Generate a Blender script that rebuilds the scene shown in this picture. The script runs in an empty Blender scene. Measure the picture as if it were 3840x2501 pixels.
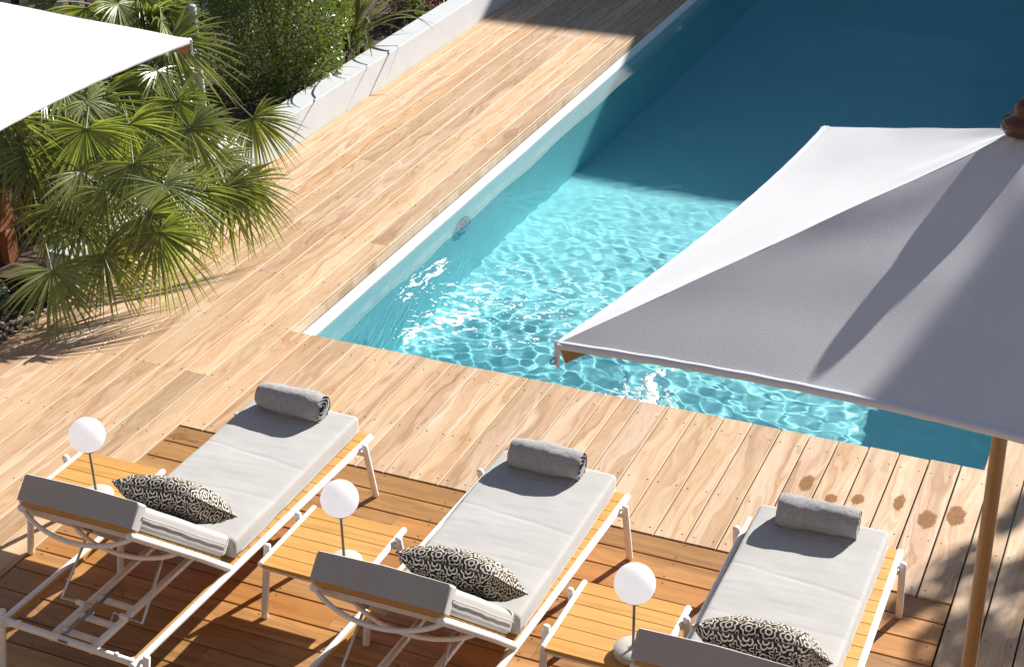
import bpy, bmesh, math, random
import numpy as np
from mathutils import Vector, Matrix, noise
sc = bpy.context.scene
COL = sc.collection
R = math.radians
random.seed(7)
rng = np.random.RandomState(11)
SUN_EL, SUN_AZ = 28.5, 22.0

# ------------------------------------------------------------------ helpers
class MB:
    """collects shapes and links them as ONE mesh object"""
    def __init__(s): s.v = []; s.f = []; s.m = []; s.s = []; s.uv = []; s.c = []
    def add(s, vs, fs, mi=0, smooth=False, uv=None, col=None):
        o = len(s.v); s.v += [tuple(p) for p in vs]
        for k, f in enumerate(fs):
            s.f.append([o + i for i in f]); s.m.append(mi); s.s.append(smooth)
            s.uv.append([uv[i] for i in f] if uv is not None else None)
            s.c.append(col)
    def box(s, lo, hi, mi=0, bev=0.0):
        (x0, y0, z0), (x1, y1, z1) = lo, hi
        if bev <= 0:
            s.add([(x0,y0,z0),(x1,y0,z0),(x1,y1,z0),(x0,y1,z0),(x0,y0,z1),(x1,y0,z1),(x1,y1,z1),(x0,y1,z1)],
                  [(3,2,1,0),(4,5,6,7),(0,1,5,4),(1,2,6,5),(2,3,7,6),(3,0,4,7)], mi)
        else:
            bm = bmesh.new(); bmesh.ops.create_cube(bm, size=1)
            for v in bm.verts:
                v.co = Vector(((x0+x1)/2 + v.co.x*(x1-x0), (y0+y1)/2 + v.co.y*(y1-y0), (z0+z1)/2 + v.co.z*(z1-z0)))
            bmesh.ops.bevel(bm, geom=bm.edges[:], offset=bev, segments=2, profile=.5, affect='EDGES')
            s.bm(bm, mi)
    def bm(s, bm, mi=0, smooth=False):
        bm.verts.index_update()
        s.add([v.co[:] for v in bm.verts], [[v.index for v in f.verts] for f in bm.faces], mi, smooth); bm.free()
    def obox(s, c, ax, ay, az, mi=0):
        c, ax, ay, az = map(Vector, (c, ax, ay, az))
        P = [c + ax*i + ay*j + az*k for k in (-1,1) for j in (-1,1) for i in (-1,1)]
        s.add(P, [(0,2,3,1),(4,5,7,6),(0,1,5,4),(1,3,7,5),(3,2,6,7),(2,0,4,6)], mi)
    def tube(s, pts, r, n=12, mi=0, cap='round'):
        pts = [Vector(p) for p in pts]
        rs = list(r) if isinstance(r, (list, tuple)) else [r]*len(pts)
        if cap == 'round':
            a, b = (pts[0]-pts[1]).normalized(), (pts[-1]-pts[-2]).normalized()
            r0, r1 = rs[0], rs[-1]
            hd = [(math.sin(t), math.cos(t)) for t in (R(75), R(50), R(25))]
            pts = [pts[0] + a*r0*.55*q for q, _ in hd] + pts + [pts[-1] + b*r1*.55*q for q, _ in reversed(hd)]
            rs = [r0*c for _, c in hd] + rs + [r1*c for _, c in reversed(hd)]
        rings = []; up = None
        for i, p in enumerate(pts):
            d = (pts[min(i+1, len(pts)-1)] - pts[max(i-1, 0)]).normalized()
            if up is None:
                up = Vector((0,0,1)) if abs(d.z) < .9 else Vector((1,0,0))
            up = (up - d*up.dot(d)).normalized(); sd = d.cross(up)
            rings.append([p + (up*math.cos(2*math.pi*k/n) + sd*math.sin(2*math.pi*k/n))*rs[i] for k in range(n)])
        s.loft(rings, mi, True)
    def loft(s, rings, mi=0, smooth=True, caps=True, uv=None):
        n = len(rings[0]); vs = [p for r in rings for p in r]; fs = []
        for i in range(len(rings)-1):
            for k in range(n):
                fs.append((i*n+k, (i+1)*n+k, (i+1)*n+(k+1) % n, i*n+(k+1) % n))
        if caps:
            fs.append(tuple(range(n))); fs.append(tuple(reversed(range((len(rings)-1)*n, len(rings)*n))))
        s.add(vs, fs, mi, smooth, uv)
    def lathe(s, prof, c=(0,0,0), n=24, mi=0, smooth=True):
        rings = [[(c[0]+r*math.cos(2*math.pi*k/n), c[1]+r*math.sin(2*math.pi*k/n), c[2]+z) for k in range(n)] for r, z in prof]
        s.loft(rings[::-1], mi, smooth)
    def build(s, name, mats, parent=None, props=None, auto=None):
        me = bpy.data.meshes.new(name); me.from_pydata(s.v, [], s.f)
        for m in (mats if isinstance(mats, (list, tuple)) else [mats]): me.materials.append(m)
        me.polygons.foreach_set('material_index', s.m); me.polygons.foreach_set('use_smooth', s.s)
        if any(u is not None for u in s.uv):
            l = me.uv_layers.new(name='UVMap'); fl = []
            for f, u in zip(s.f, s.uv): fl += [c for q in (u if u is not None else [(0,0)]*len(f)) for c in q]
            l.data.foreach_set('uv', fl)
        if any(c is not None for c in s.c):
            a = me.color_attributes.new('tint', 'FLOAT_COLOR', 'CORNER'); fl = []
            for f, c in zip(s.f, s.c): fl += list(c or (.5,.5,.5,1))*len(f)
            a.data.foreach_set('color', fl)
        me.update()
        if auto is not None: me.set_sharp_from_angle(angle=R(auto))
        o = bpy.data.objects.new(name, me); COL.objects.link(o)
        if parent is not None: o.parent = parent
        for k, q in (props or {}).items(): o[k] = q
        return o
def thing(name, label, cat, loc=(0,0,0), rz=0, group=None):
    o = bpy.data.objects.new(name, None); COL.objects.link(o)
    o.location = loc; o.rotation_euler = (0, 0, rz); o.empty_display_size = .1
    return tag(o, label, cat, group)
def tag(o, label, cat, group=None):
    o['label'] = label; o['category'] = cat
    if group: o['group'] = group
    return o
ST = {'kind': 'structure'}; STUFF = {'kind': 'stuff'}
def copy_tree(o, parent=None):
    c = o.copy(); COL.objects.link(c); c.parent = parent
    for ch in list(o.children): copy_tree(ch, c)
    return c

CAM = Vector((0, 0, 4.6)); CF = 6056.42
_p, _r, _y = 0.48745938, 0.01556142, -0.41688931
fwd = Vector((math.sin(_y)*math.cos(_p), math.cos(_y)*math.cos(_p), -math.sin(_p))); rgt = Vector((math.cos(_y), -math.sin(_y), 0)); dwn = fwd.cross(rgt)
rgt, dwn = math.cos(_r)*rgt + math.sin(_r)*dwn, -math.sin(_r)*rgt + math.cos(_r)*dwn
def at(u, v, z):                       # where a measured point of the survey (2380 px wide) meets the height z
    d_ = rgt*((u*1.61345-1920)/CF) + dwn*((v*1.61345-1250.5)/CF) + fwd
    return CAM + d_*((z-4.6)/d_.z)
# ------------------------------------------------------------------ materials
def mat(name):
    m = bpy.data.materials.new(name); m.use_nodes = True
    return m, m.node_tree, m.node_tree.nodes['Principled BSDF']
class NT:
    def __init__(s, nt): s.nt = nt
    def n(s, t, **k):
        x = s.nt.nodes.new(t)
        for a, v in k.items():
            if a in x.inputs: x.inputs[a].default_value = v
            else: setattr(x, a, v)
        return x
    def l(s, a, b): s.nt.links.new(a, b)
    def math(s, op, a, b=None, c=None, clamp=False):
        x = s.nt.nodes.new('ShaderNodeMath'); x.operation = op; x.use_clamp = clamp
        for i, q in enumerate((a, b, c)):
            if q is None: continue
            if isinstance(q, (int, float)): x.inputs[i].default_value = q
            else: s.l(q, x.inputs[i])
        return x.outputs[0]
    def noise(s, vec, scale=5, detail=3, rough=.55, dist=0, dim='3D'):
        x = s.n('ShaderNodeTexNoise', noise_dimensions=dim); x.inputs['Scale'].default_value = scale
        x.inputs['Detail'].default_value = detail; x.inputs['Roughness'].default_value = rough; x.inputs['Distortion'].default_value = dist
        if vec is not None: s.l(vec, x.inputs['Vector'])
        return x.outputs['Fac']
    def ramp(s, fac, stops):
        x = s.n('ShaderNodeValToRGB'); e = x.color_ramp.elements
        while len(e) < len(stops): e.new(.5)
        for q, (p, c) in zip(e, stops): q.position = p; q.color = (*c, 1)
        s.l(fac, x.inputs[0]); return x.outputs[0]
    def mix(s, fac, a, b, mode='MIX'):
        x = s.n('ShaderNodeMix', data_type='RGBA', blend_type=mode)
        for i, q in ((0, fac), (6, a), (7, b)):
            if isinstance(q, (int, float)): x.inputs[i].default_value = q
            elif isinstance(q, tuple): x.inputs[i].default_value = (*q, 1)
            else: s.l(q, x.inputs[i])
        return x.outputs[2]
    def comb(s, x, y, z=0.0):
        c = s.n('ShaderNodeCombineXYZ')
        for i, q in enumerate((x, y, z)):
            if isinstance(q, (int, float)): c.inputs[i].default_value = q
            else: s.l(q, c.inputs[i])
        return c.outputs[0]
    def bump(s, h, strength, dist, bsdf):
        b = s.n('ShaderNodeBump'); b.inputs['Strength'].default_value = strength; b.inputs['Distance'].default_value = dist
        s.l(h, b.inputs['Height']); s.l(b.outputs[0], bsdf.inputs['Normal'])
    def obj(s): return s.n('ShaderNodeTexCoord').outputs['Object']
    def uv(s):
        u = s.n('ShaderNodeUVMap'); x = s.n('ShaderNodeSeparateXYZ'); s.l(u.outputs[0], x.inputs[0]); return x.outputs[0], x.outputs[1]
def plain(name, col, rough=.5, metal=0, spec=.5, var=.06, scale=30, bump=0.0, bscale=200):
    m, nt, b = mat(name); g = NT(nt)
    o = g.obj(); f = g.noise(o, scale, 4)
    c = g.ramp(f, [(.25, tuple(x*(1-var) for x in col)), (.75, tuple(min(1, x*(1+var)) for x in col))])
    g.l(c, b.inputs['Base Color']); b.inputs['Roughness'].default_value = rough; b.inputs['Metallic'].default_value = metal
    b.inputs['Specular IOR Level'].default_value = spec
    if bump: g.bump(g.noise(o, bscale, 3), bump, .002, b)
    return m
def wood(name, stops, rough=.55, fine=.13, tintamt=.5, usc=1.0, bands=21.0, swirl=2.6, hue=(1.0, .74, .52), spec=.3, pale=3.0):
    """stops: colours of the grain bands; the 'tint' attribute varies every board"""
    m, nt, b = mat(name); g = NT(nt)
    u, v = g.uv()
    at = g.n('ShaderNodeAttribute', attribute_name='tint'); sep = g.n('ShaderNodeSeparateColor'); g.l(at.outputs['Color'], sep.inputs[0])
    w = g.math('MULTIPLY', sep.outputs[2], 40.0)
    n0 = g.noise(g.comb(g.math('MULTIPLY', u, 2.3*usc), g.math('MULTIPLY', v, 9.5), w), 1, 2, .5)
    n0b = g.math('MULTIPLY', g.math('SUBTRACT', n0, .5), swirl)
    n1 = g.noise(g.comb(g.math('MULTIPLY', u, .8*usc), g.math('ADD', g.math('MULTIPLY', v, bands), g.math('MULTIPLY', n0b, 2.2)), w), 1, 5, .62)
    n2 = g.noise(g.comb(g.math('MULTIPLY', u, 9.0), g.math('MULTIPLY', v, 260.0), w), 1, 2, .6)
    n3 = g.noise(g.comb(g.math('MULTIPLY', u, 2.2), g.math('MULTIPLY', v, 5.0), g.math('ADD', w, 9.0)), 1, 3, .6)
    f = g.math('ADD', n1, g.math('MULTIPLY', g.math('SUBTRACT', sep.outputs[0], .5), .22))
    c = g.ramp(f, stops)
    k = g.math('ADD', 1.0 - fine, g.math('MULTIPLY', n2, 2*fine))
    k = g.math('MULTIPLY', k, g.math('ADD', 1 - tintamt*.5, g.math('MULTIPLY', sep.outputs[1], tintamt)))
    k = g.math('MULTIPLY', k, g.math('ADD', .9, g.math('MULTIPLY', n3, .2)))
    c = g.mix(1.0, c, g.comb(k, k, k), 'MULTIPLY')
    c = g.mix(g.math('MULTIPLY', g.math('SUBTRACT', sep.outputs[0], .55, clamp=True), 1.9), c, g.mix(1.0, c, hue, 'MULTIPLY'))
    c = g.mix(g.math('MULTIPLY', g.math('SUBTRACT', .46, sep.outputs[0], clamp=True), pale), c, g.mix(1.0, c, (1.10, 1.16, 1.34), 'MULTIPLY'))
    g.l(c, b.inputs['Base Color'])
    b.inputs['Specular IOR Level'].default_value = spec
    g.l(g.math('ADD', rough - .08, g.math('MULTIPLY', n2, .16)), b.inputs['Roughness'])
    g.bump(g.math('ADD', n2, n1), .25, .0015, b)
    return m
M = {}
M['deck'] = wood('pale_ipe', [(.22, (.29, .155, .070)), (.40, (.44, .275, .150)), (.54, (.53, .365, .222)), (.74, (.61, .460, .315))], swirl=2.9, tintamt=.5, usc=.75)
M['edge'] = plain('cut_board_edge', (.45, .33, .215), .6, var=.05)
M['dark'] = wood('oiled_ipe', [(.18, (.195, .088, .028)), (.42, (.32, .160, .053)), (.6, (.40, .212, .074)), (.85, (.48, .275, .108))], rough=.42, tintamt=.5, bands=20, swirl=1.4, spec=.4, hue=(1.0, .84, .66))
M['teak'] = wood('teak_slats', [(.15, (.42, .205, .050)), (.45, (.54, .285, .075)), (.7, (.61, .345, .100)), (.9, (.66, .395, .130))], rough=.5, tintamt=.3, bands=26, swirl=1.0, fine=.08)
def stain_mat():
    m, nt, b = mat('damp_wood'); g = NT(nt); u, v = g.uv(); o = g.obj()
    mp = g.n('ShaderNodeMapping'); g.l(o, mp.inputs[0]); mp.inputs['Scale'].default_value = (150, 14, 1)
    gr = g.noise(mp.outputs[0], 1, 3, .6); bl = g.noise(o, 26, 3)
    g.l(g.ramp(g.math('ADD', g.math('MULTIPLY', gr, .6), g.math('MULTIPLY', bl, .4)), [(.3, (.22, .088, .026)), (.7, (.38, .190, .068))]), b.inputs['Base Color'])
    b.inputs['Roughness'].default_value = .32
    r = g.math('SQRT', g.math('ADD', g.math('MULTIPLY', u, u), g.math('MULTIPLY', v, v)))
    mk = g.math('MULTIPLY', g.math('ADD', g.math('SUBTRACT', 1.02, r), g.math('ADD', g.math('MULTIPLY', g.math('SUBTRACT', gr, .5), .75), g.math('MULTIPLY', g.math('SUBTRACT', bl, .5), .8))), 3.6, clamp=True)
    t = g.n('ShaderNodeBsdfTransparent'); x = g.n('ShaderNodeMixShader'); g.l(g.math('MULTIPLY', mk, .88), x.inputs[0])
    g.l(t.outputs[0], x.inputs[1]); g.l(b.outputs[0], x.inputs[2]); g.l(x.outputs[0], nt.nodes['Material Output'].inputs[0]); return m
M['stain'] = stain_mat()
M['screw'] = plain('deck_screw', (.05, .045, .04), .5, .3)
M['white'] = plain('white_powder_coat', (.80, .79, .775), .38, var=.02, scale=12)
M['render'] = plain('white_render', (.50, .52, .53), .9, var=.035, scale=6, bump=.35, bscale=90)
M['steel'] = plain('brushed_steel', (.50, .48, .46), .28, 1.0, var=.1)
M['greysteel'] = plain('dull_steel', (.30, .28, .27), .4, 1.0, var=.1)
M['lampgrey'] = plain('taupe_metal', (.50, .455, .40), .45, var=.02)
M['stem'] = plain('taupe_stem', (.27, .235, .20), .4, .3, var=.03)
M['terrace'] = plain('soil', (.085, .055, .035), .95, var=.5, scale=25, bump=.8, bscale=60)
M['gravel'] = plain('gravel_mix', (.30, .25, .20), .9, var=.6, scale=90, bump=1, bscale=120)
M['fence'] = plain('charcoal_paint', (.030, .031, .036), .55, var=.1)
M['cap'] = plain('grey_cap_board', (.24, .235, .23), .6, var=.08)
M['pipe'] = plain('pale_blue_grey_paint', (.42, .50, .54), .45, var=.06, scale=8)
M['rust'] = plain('rust_brown', (.21, .068, .026), .8, var=.25, scale=14, bump=.3, bscale=80)
M['trunk'] = plain('palm_fibre', (.19, .115, .07), .95, var=.5, scale=35, bump=1, bscale=50)
M['bark'] = plain('shrub_bark', (.12, .08, .055), .9, var=.3)
M['finial'] = plain('dark_varnished_wood', (.115, .045, .018), .22, var=.3, scale=18)
M['pole'] = wood('varnished_pole', [(.2, (.22, .105, .030)), (.5, (.31, .16, .05)), (.8, (.38, .21, .075))], rough=.35, tintamt=.1, bands=40, swirl=.8, fine=.12, spec=.5)
M['concrete'] = plain('grey_ground', (.30, .28, .26), .95, var=.2, scale=3)
M['facade'] = plain('grey_facade', (.045, .06, .066), .85, var=.06, scale=2)  # set near black so the far water reflects dark
M['bouncewall'] = plain('brown_bounce_facade', (.125, .105, .095), .85, var=.06, scale=2)
M['roof'] = plain('roof_tile', (.30, .14, .09), .8, var=.2, scale=8)
M['glass'] = plain('window_glass', (.03, .04, .05), .08, var=.1)

def fabric(name, col, weave=520, amt=.16, bump=.35, streak=(60, 900), sheen=.15, trans=0.0):
    m, nt, b = mat(name); g = NT(nt); o = g.obj()
    mp = g.n('ShaderNodeMapping'); g.l(o, mp.inputs[0]); mp.inputs['Scale'].default_value = (streak[0], streak[1], streak[1])
    a = g.noise(mp.outputs[0], 1, 2, .6); w = g.noise(o, weave, 1, .5); big = g.noise(o, 6, 3)
    k = g.math('ADD', 1-amt*.6, g.math('MULTIPLY', a, amt)); k = g.math('MULTIPLY', k, g.math('ADD', .95, g.math('MULTIPLY', big, .1)))
    c = g.mix(1.0, tuple(col), g.comb(k, k, k), 'MULTIPLY'); g.l(c, b.inputs['Base Color'])
    b.inputs['Roughness'].default_value = .9; b.inputs['Specular IOR Level'].default_value = .15
    b.inputs['Sheen Weight'].default_value = sheen
    g.bump(g.math('ADD', w, a), bump, .0012, b)
    if trans:
        t = g.n('ShaderNodeBsdfTranslucent'); g.l(c, t.inputs[0]); x = g.n('ShaderNodeMixShader'); x.inputs[0].default_value = trans
        g.l(b.outputs[0], x.inputs[1]); g.l(t.outputs[0], x.inputs[2]); g.l(x.outputs[0], nt.nodes['Material Output'].inputs[0])
    return m
M['mattress'] = fabric('linen_weave', (.43, .418, .40))
M['canvas'] = fabric('white_canvas', (.715, .715, .722), weave=420, amt=.10, bump=.42, streak=(300, 300), sheen=.05, trans=.07)
M['hem'] = fabric('canvas_hem', (.74, .755, .80), weave=300, amt=.1, streak=(400, 400), sheen=.05)
def towel_mat():
    m, nt, b = mat('grey_terry'); g = NT(nt); o = g.obj()
    a = g.noise(o, 420, 3, .7); bb = g.noise(o, 60, 3, .6)
    c = g.ramp(g.math('ADD', g.math('MULTIPLY', a, .6), g.math('MULTIPLY', bb, .4)), [(.3, (.24, .235, .235)), (.7, (.52, .51, .51))])
    g.l(c, b.inputs['Base Color']); b.inputs['Roughness'].default_value = 1; b.inputs['Specular IOR Level'].default_value = .05
    b.inputs['Sheen Weight'].default_value = .5; b.inputs['Sheen Roughness'].default_value = .5
    g.bump(g.math('ADD', a, g.math('MULTIPLY', bb, 1.5)), .9, .006, b); return m
M['towel'] = towel_mat()
def pillow_mat():
    m, nt, b = mat('flower_print_cotton'); g = NT(nt); u, v = g.uv()
    S = 1/.080
    def lattice(du, dv):
        x = g.math('SUBTRACT', g.math('FRACT', g.math('ADD', g.math('MULTIPLY', u, S), du)), .5)
        y = g.math('SUBTRACT', g.math('FRACT', g.math('ADD', g.math('MULTIPLY', v, S), dv)), .5)
        r = g.math('SQRT', g.math('ADD', g.math('MULTIPLY', x, x), g.math('MULTIPLY', y, y)))
        return r, g.math('ARCTAN2', y, x)
    def band(d, w): return g.math('LESS_THAN', g.math('ABSOLUTE', d), w)
    r, t = lattice(0, 0)
    pet = g.math('ADD', .285, g.math('MULTIPLY', g.math('ABSOLUTE', g.math('SINE', g.math('MULTIPLY', t, 2.5))), .115))
    f = band(g.math('SUBTRACT', r, pet), .043)
    f = g.math('MAXIMUM', f, band(g.math('SUBTRACT', r, .155), .040))
    r2, t2 = lattice(.5, .5)
    dia = g.math('ADD', .19, g.math('MULTIPLY', g.math('COSINE', g.math('MULTIPLY', t2, 4)), .085))
    f = g.math('MAXIMUM', f, band(g.math('SUBTRACT', r2, dia), .036))
    n = g.noise(g.obj(), 90, 2)
    c = g.mix(f, g.mix(n, (.010, .011, .014), (.022, .023, .027)), (.60, .53, .43))
    g.l(c, b.inputs['Base Color']); b.inputs['Roughness'].default_value = .75; b.inputs['Specular IOR Level'].default_value = .25
    g.bump(g.noise(g.obj(), 700, 2), .2, .001, b); return m
M['pillow'] = pillow_mat()
def leaf(name, dark, light, trans=.3, rough=.38, yellow=None, scale=9):
    m, nt, b = mat(name); g = NT(nt); o = g.obj()
    gi = g.n('ShaderNodeNewGeometry').outputs['Random Per Island']
    f = g.math('ADD', g.math('MULTIPLY', g.noise(o, scale, 2), .6), g.math('MULTIPLY', gi, .4))
    st = [(.25, dark), (.65, light)] + ([(.85, yellow)] if yellow else [])
    c = g.ramp(f, st); g.l(c, b.inputs['Base Color']); b.inputs['Roughness'].default_value = rough; b.inputs['Specular IOR Level'].default_value = .5
    t = g.n('ShaderNodeBsdfTranslucent'); g.l(g.mix(1.0, c, (1.5, 1.6, .55), 'MULTIPLY'), t.inputs[0])
    x = g.n('ShaderNodeMixShader'); x.inputs[0].default_value = trans
    g.l(b.outputs[0], x.inputs[1]); g.l(t.outputs[0], x.inputs[2]); g.l(x.outputs[0], nt.nodes['Material Output'].inputs[0])
    return m
M['palm'] = leaf('palm_leaf', (.125, .155, .060), (.265, .290, .105), .46, .30, (.41, .37, .10))
M['dry'] = leaf('dry_palm_leaf', (.16, .105, .06), (.30, .22, .13), .2, .7)
M['petiole'] = leaf('palm_petiole', (.10, .13, .05), (.17, .20, .08), .1, .45)
M['bush'] = leaf('glossy_leaf', (.080, .120, .034), (.165, .205, .062), .38, .20)
M['flax'] = leaf('flax_blade', (.10, .11, .045), (.19, .19, .085), .22, .38, (.25, .17, .085), 5)
M['red'] = leaf('red_leaf', (.060, .020, .022), (.19, .035, .035), .22, .32)
M['grey_green'] = leaf('grey_green_leaf', (.07, .11, .075), (.16, .21, .15), .15, .5)
M['tree'] = leaf('tree_leaf', (.04, .08, .02), (.08, .13, .035), .2, .45)
def liner():
    m, nt, b = mat('pool_liner'); g = NT(nt); o = g.obj()
    c = g.ramp(g.noise(o, 2.0, 3), [(.3, (.33, .755, .805)), (.7, (.36, .785, .835))]); g.l(c, b.inputs['Base Color']); b.inputs['Roughness'].default_value = .7
    return m
M['liner'] = liner()
def water_mat():
    m, nt, b = mat('clear_pool_water')
    b.inputs['Base Color'].default_value = (.80, .985, .995, 1); b.inputs['Roughness'].default_value = 0
    b.inputs['IOR'].default_value = 1.33; b.inputs['Transmission Weight'].default_value = 1
    return m
M['water'] = water_mat()
M['band'] = plain('white_pool_band', (.84, .84, .83), .7, var=.03, scale=4)
M['foam'] = plain('white_foam', (.80, .84, .85), .55, var=.04, scale=60, bump=.5, bscale=120)
def globe_mat():
    m, nt, b = mat('opal_globe'); g = NT(nt); b.inputs['Base Color'].default_value = (.90, .90, .93, 1); b.inputs['Roughness'].default_value = .4; b.inputs['Specular IOR Level'].default_value = .3
    t = g.n('ShaderNodeBsdfTranslucent'); t.inputs[0].default_value = (.94, .94, .97, 1); x = g.n('ShaderNodeMixShader'); x.inputs[0].default_value = .72
    g.l(b.outputs[0], x.inputs[1]); g.l(t.outputs[0], x.inputs[2]); g.l(x.outputs[0], nt.nodes['Material Output'].inputs[0]); return m
M['ball'] = globe_mat()
M['lens'] = plain('lamp_lens', (.78, .84, .95), .25, var=.25, scale=25)

# ------------------------------------------------------------------ setting: ground, decks
PX0, PX1, PY0, PY1 = -4.793, -.632, 7.461, 21.0      # pool opening
g = MB(); Z = -.33
for (x0, y0, x1, y1) in ((-220, -200, PX0-.3, 240), (PX1+.3, -200, 220, 240), (PX0-.3, -200, PX1+.3, PY0-.3), (PX0-.3, PY1+.3, PX1+.3, 240)):
    g.add([(x0,y0,Z),(x1,y0,Z),(x1,y1,Z),(x0,y1,Z)], [(0,1,2,3)])
g.build('ground', M['concrete'], props=ST)

def board(mb, x0, x1, y0, y1, along='Y', z=0.0, t=.024, ch=.0028, tone=None, mi=0, mie=1):
    """one plank with chamfered long edges"""
    r = (random.random(), min(1, max(0, random.gauss(.5, .22))), random.random(), 1)
    if tone is not None: r = (tone[0], tone[1], r[2], 1)
    uo, vo = random.uniform(0, 60), random.uniform(0, 9)
    if along == 'Y': sec = [(x0, z-t), (x1, z-t), (x1, z-ch), (x1-ch, z), (x0+ch, z), (x0, z-ch)]; P = lambda s, k: (s[0], (y0, y1)[k], s[1])
    else: sec = [(y1, z-t), (y0, z-t), (y0, z-ch), (y0+ch, z), (y1-ch, z), (y1, z-ch)]; P = lambda s, k: ((x0, x1)[k], s[0], s[1])
    L = (y1-y0) if along == 'Y' else (x1-x0)
    vs = [P(s, k) for k in (0, 1) for s in sec]
    uv = [(uo + k*L, vo + s[0]) for k in (0, 1) for s in sec]
    mb.add(vs, [(3, 9, 10, 4)], mi, False, uv, r)
    mb.add(vs, [(2, 8, 9, 3), (4, 10, 11, 5)], mie, False, uv, r)
    mb.add(vs, [(1, 7, 8, 2), (5, 11, 6, 0), (0, 1, 2, 3, 4, 5), (11, 10, 9, 8, 7, 6)], mi, False, uv, r)
def screw(mb, x, y, z, mi):
    q = .0046
    x += random.gauss(0, .002); y += random.gauss(0, .003)
    mb.add([(x+q*math.cos(a), y+q*math.sin(a), z+.0012) for a in [k*math.pi/3 for k in range(6)]], [tuple(range(6))], mi)

# long boards beside the pool and along the planter (they run away from the camera)
GAP = .0045
xs_left = [-6.336, -6.225] + [-6.225 + .1591*k for k in range(1, 9)] + [PX0]
d = MB()
for i in range(len(xs_left)-1):
    a, b = xs_left[i]+GAP/2, xs_left[i+1]-GAP/2
    cuts = sorted([1.5, 27.0] + [6.79 - 1.995*k for k in range(0, 3) if (k+i) % 2 == 0] + [6.79 + .665*j for j in range(1, 31) if (j*7 + i*5) % 11 == 0])
    for y0, y1 in zip(cuts[:-1], cuts[1:]):
        o_ = .50 + .14*(y1 < 7.5) - .06*(y0 > 9) + .04*(i < 3)
        if y1-y0 > .3: board(d, a, b, y0+.0012, y1-.0012, tone=(min(.95, max(.08, random.gauss(o_, .20))), min(1, max(.05, random.gauss(.52-.10*(y1 < 7.5), .22)))))
    for j in range(-6, 26):
        y = 6.79 + .665*j
        if b-a > .12: screw(d, a+.025, y+.012, 0, 2); screw(d, b-.025, y+.012, 0, 2)
# wooden fascia under the last board, facing the pool
board(d, PX0-.021, PX0-.002, PY0, 27, z=-.0245, t=.058, ch=.002, tone=(.12, .62))
# boards right of the pool
xr = [-.585 + .1609*k for k in range(0, 14)]
for i in range(len(xr)-1):
    a, b = xr[i]+GAP/2+.0015, xr[i+1]-GAP/2-.0015
    cuts = [1.5, 3.4+(i % 3)*1.1, 5.79+(i % 2)*2.0, 9.8+(i % 3)*.665, 14.2+(i % 2)*1.33, 22]
    for y0, y1 in zip(cuts[:-1], cuts[1:]): board(d, a, b, y0+.0012, y1-.0012, tone=(.30+.25*random.random(), .35+.3*random.random()))
    for j in range(-6, 20):
        y = 6.72+.665*j; screw(d, a+.025, y, 0, 2); screw(d, b-.025, y, 0, 2)
board(d, -.630, -.590, 7.463, 22, tone=(.4, .5))
# short boards between the pool and the lounger deck
xs_near = [-4.793, -4.640, -4.482, -4.323, -4.163, -4.005, -3.845, -3.686, -3.524, -3.365, -3.204, -3.043, -2.882, -2.721, -2.619, -2.518, -2.352, -2.191, -2.031, -1.871, -1.710, -1.549, -1.392, -1.229, -1.067, -.908, -.746, -.585]
spots = [(-1.45, 6.996, .035, .085), (-1.30, 6.903, .034, .045), (-1.175, 6.946, .032, .052), (-.975, 6.998, .028, .085), (-.816, 6.899, .048, .085), (-.688, 6.985, .047, .10)]
for i in range(len(xs_near)-1):
    wgap = GAP/2 + .0022*max(0, (i-14)/13)
    a, b = xs_near[i]+wgap, xs_near[i+1]-wgap
    pale = i/26
    board(d, a, b, 6.262, PY0 + random.gauss(0, .0025), tone=(max(.08, random.gauss(.44-.20*pale, .13)), min(1, max(.2, random.gauss(.52+.12*pale, .13)))))
    for y in (6.315, 6.72, 7.33):
        if b-a > .12: screw(d, a+.028, y, 0, 2); screw(d, b-.028, y, 0, 2)
for cx, cy, rx, ry in spots:                                     # damp spots on the pale boards
    n = 48; e = [(1.35*math.cos(2*math.pi*k/n), 1.35*math.sin(2*math.pi*k/n)) for k in range(n)]
    d.add([(cx+rx*p, cy+ry*q_, .0012) for p, q_ in e], [tuple(range(n))], 3, False, e, (.5, .5, .5, 1))
d.build('pool_deck', [M['deck'], M['edge'], M['screw'], M['stain']], props=ST)
# darker oiled deck under the loungers, boards run across
ld = MB(); DZ = -.006
for k in range(0, 32):
    y1 = 6.258 - .1565*k; y0 = y1 - .1565
    cuts = [-4.788, -4.788 + 1.0 + ((k*37) % 23)/23*2.4, -.590]
    for x0, x1 in zip(cuts[:-1], cuts[1:]): board(ld, x0+.001, x1-.001, y0+.0035, y1-.0035, 'X', DZ, mie=0)
    for j in range(0, 11):
        x = -4.74 + .41*j; screw(ld, x, y0+.025, DZ, 1); screw(ld, x+.008, y1-.025, DZ, 1)
for cx, cy, rx, ry in ((-4.722, 6.168, .05, .035), (-4.63, 6.155, .035, .016)):
    e = [(1.35*math.cos(2*math.pi*k/28), 1.35*math.sin(2*math.pi*k/28)) for k in range(28)]
    ld.add([(cx+rx*p, cy+ry*q_, DZ+.0012) for p, q_ in e], [tuple(range(28))], 2, False, e, (.5, .5, .5, 1))
ld.build('lounger_deck', [M['dark'], M['screw'], M['stain']], props=ST)

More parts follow.
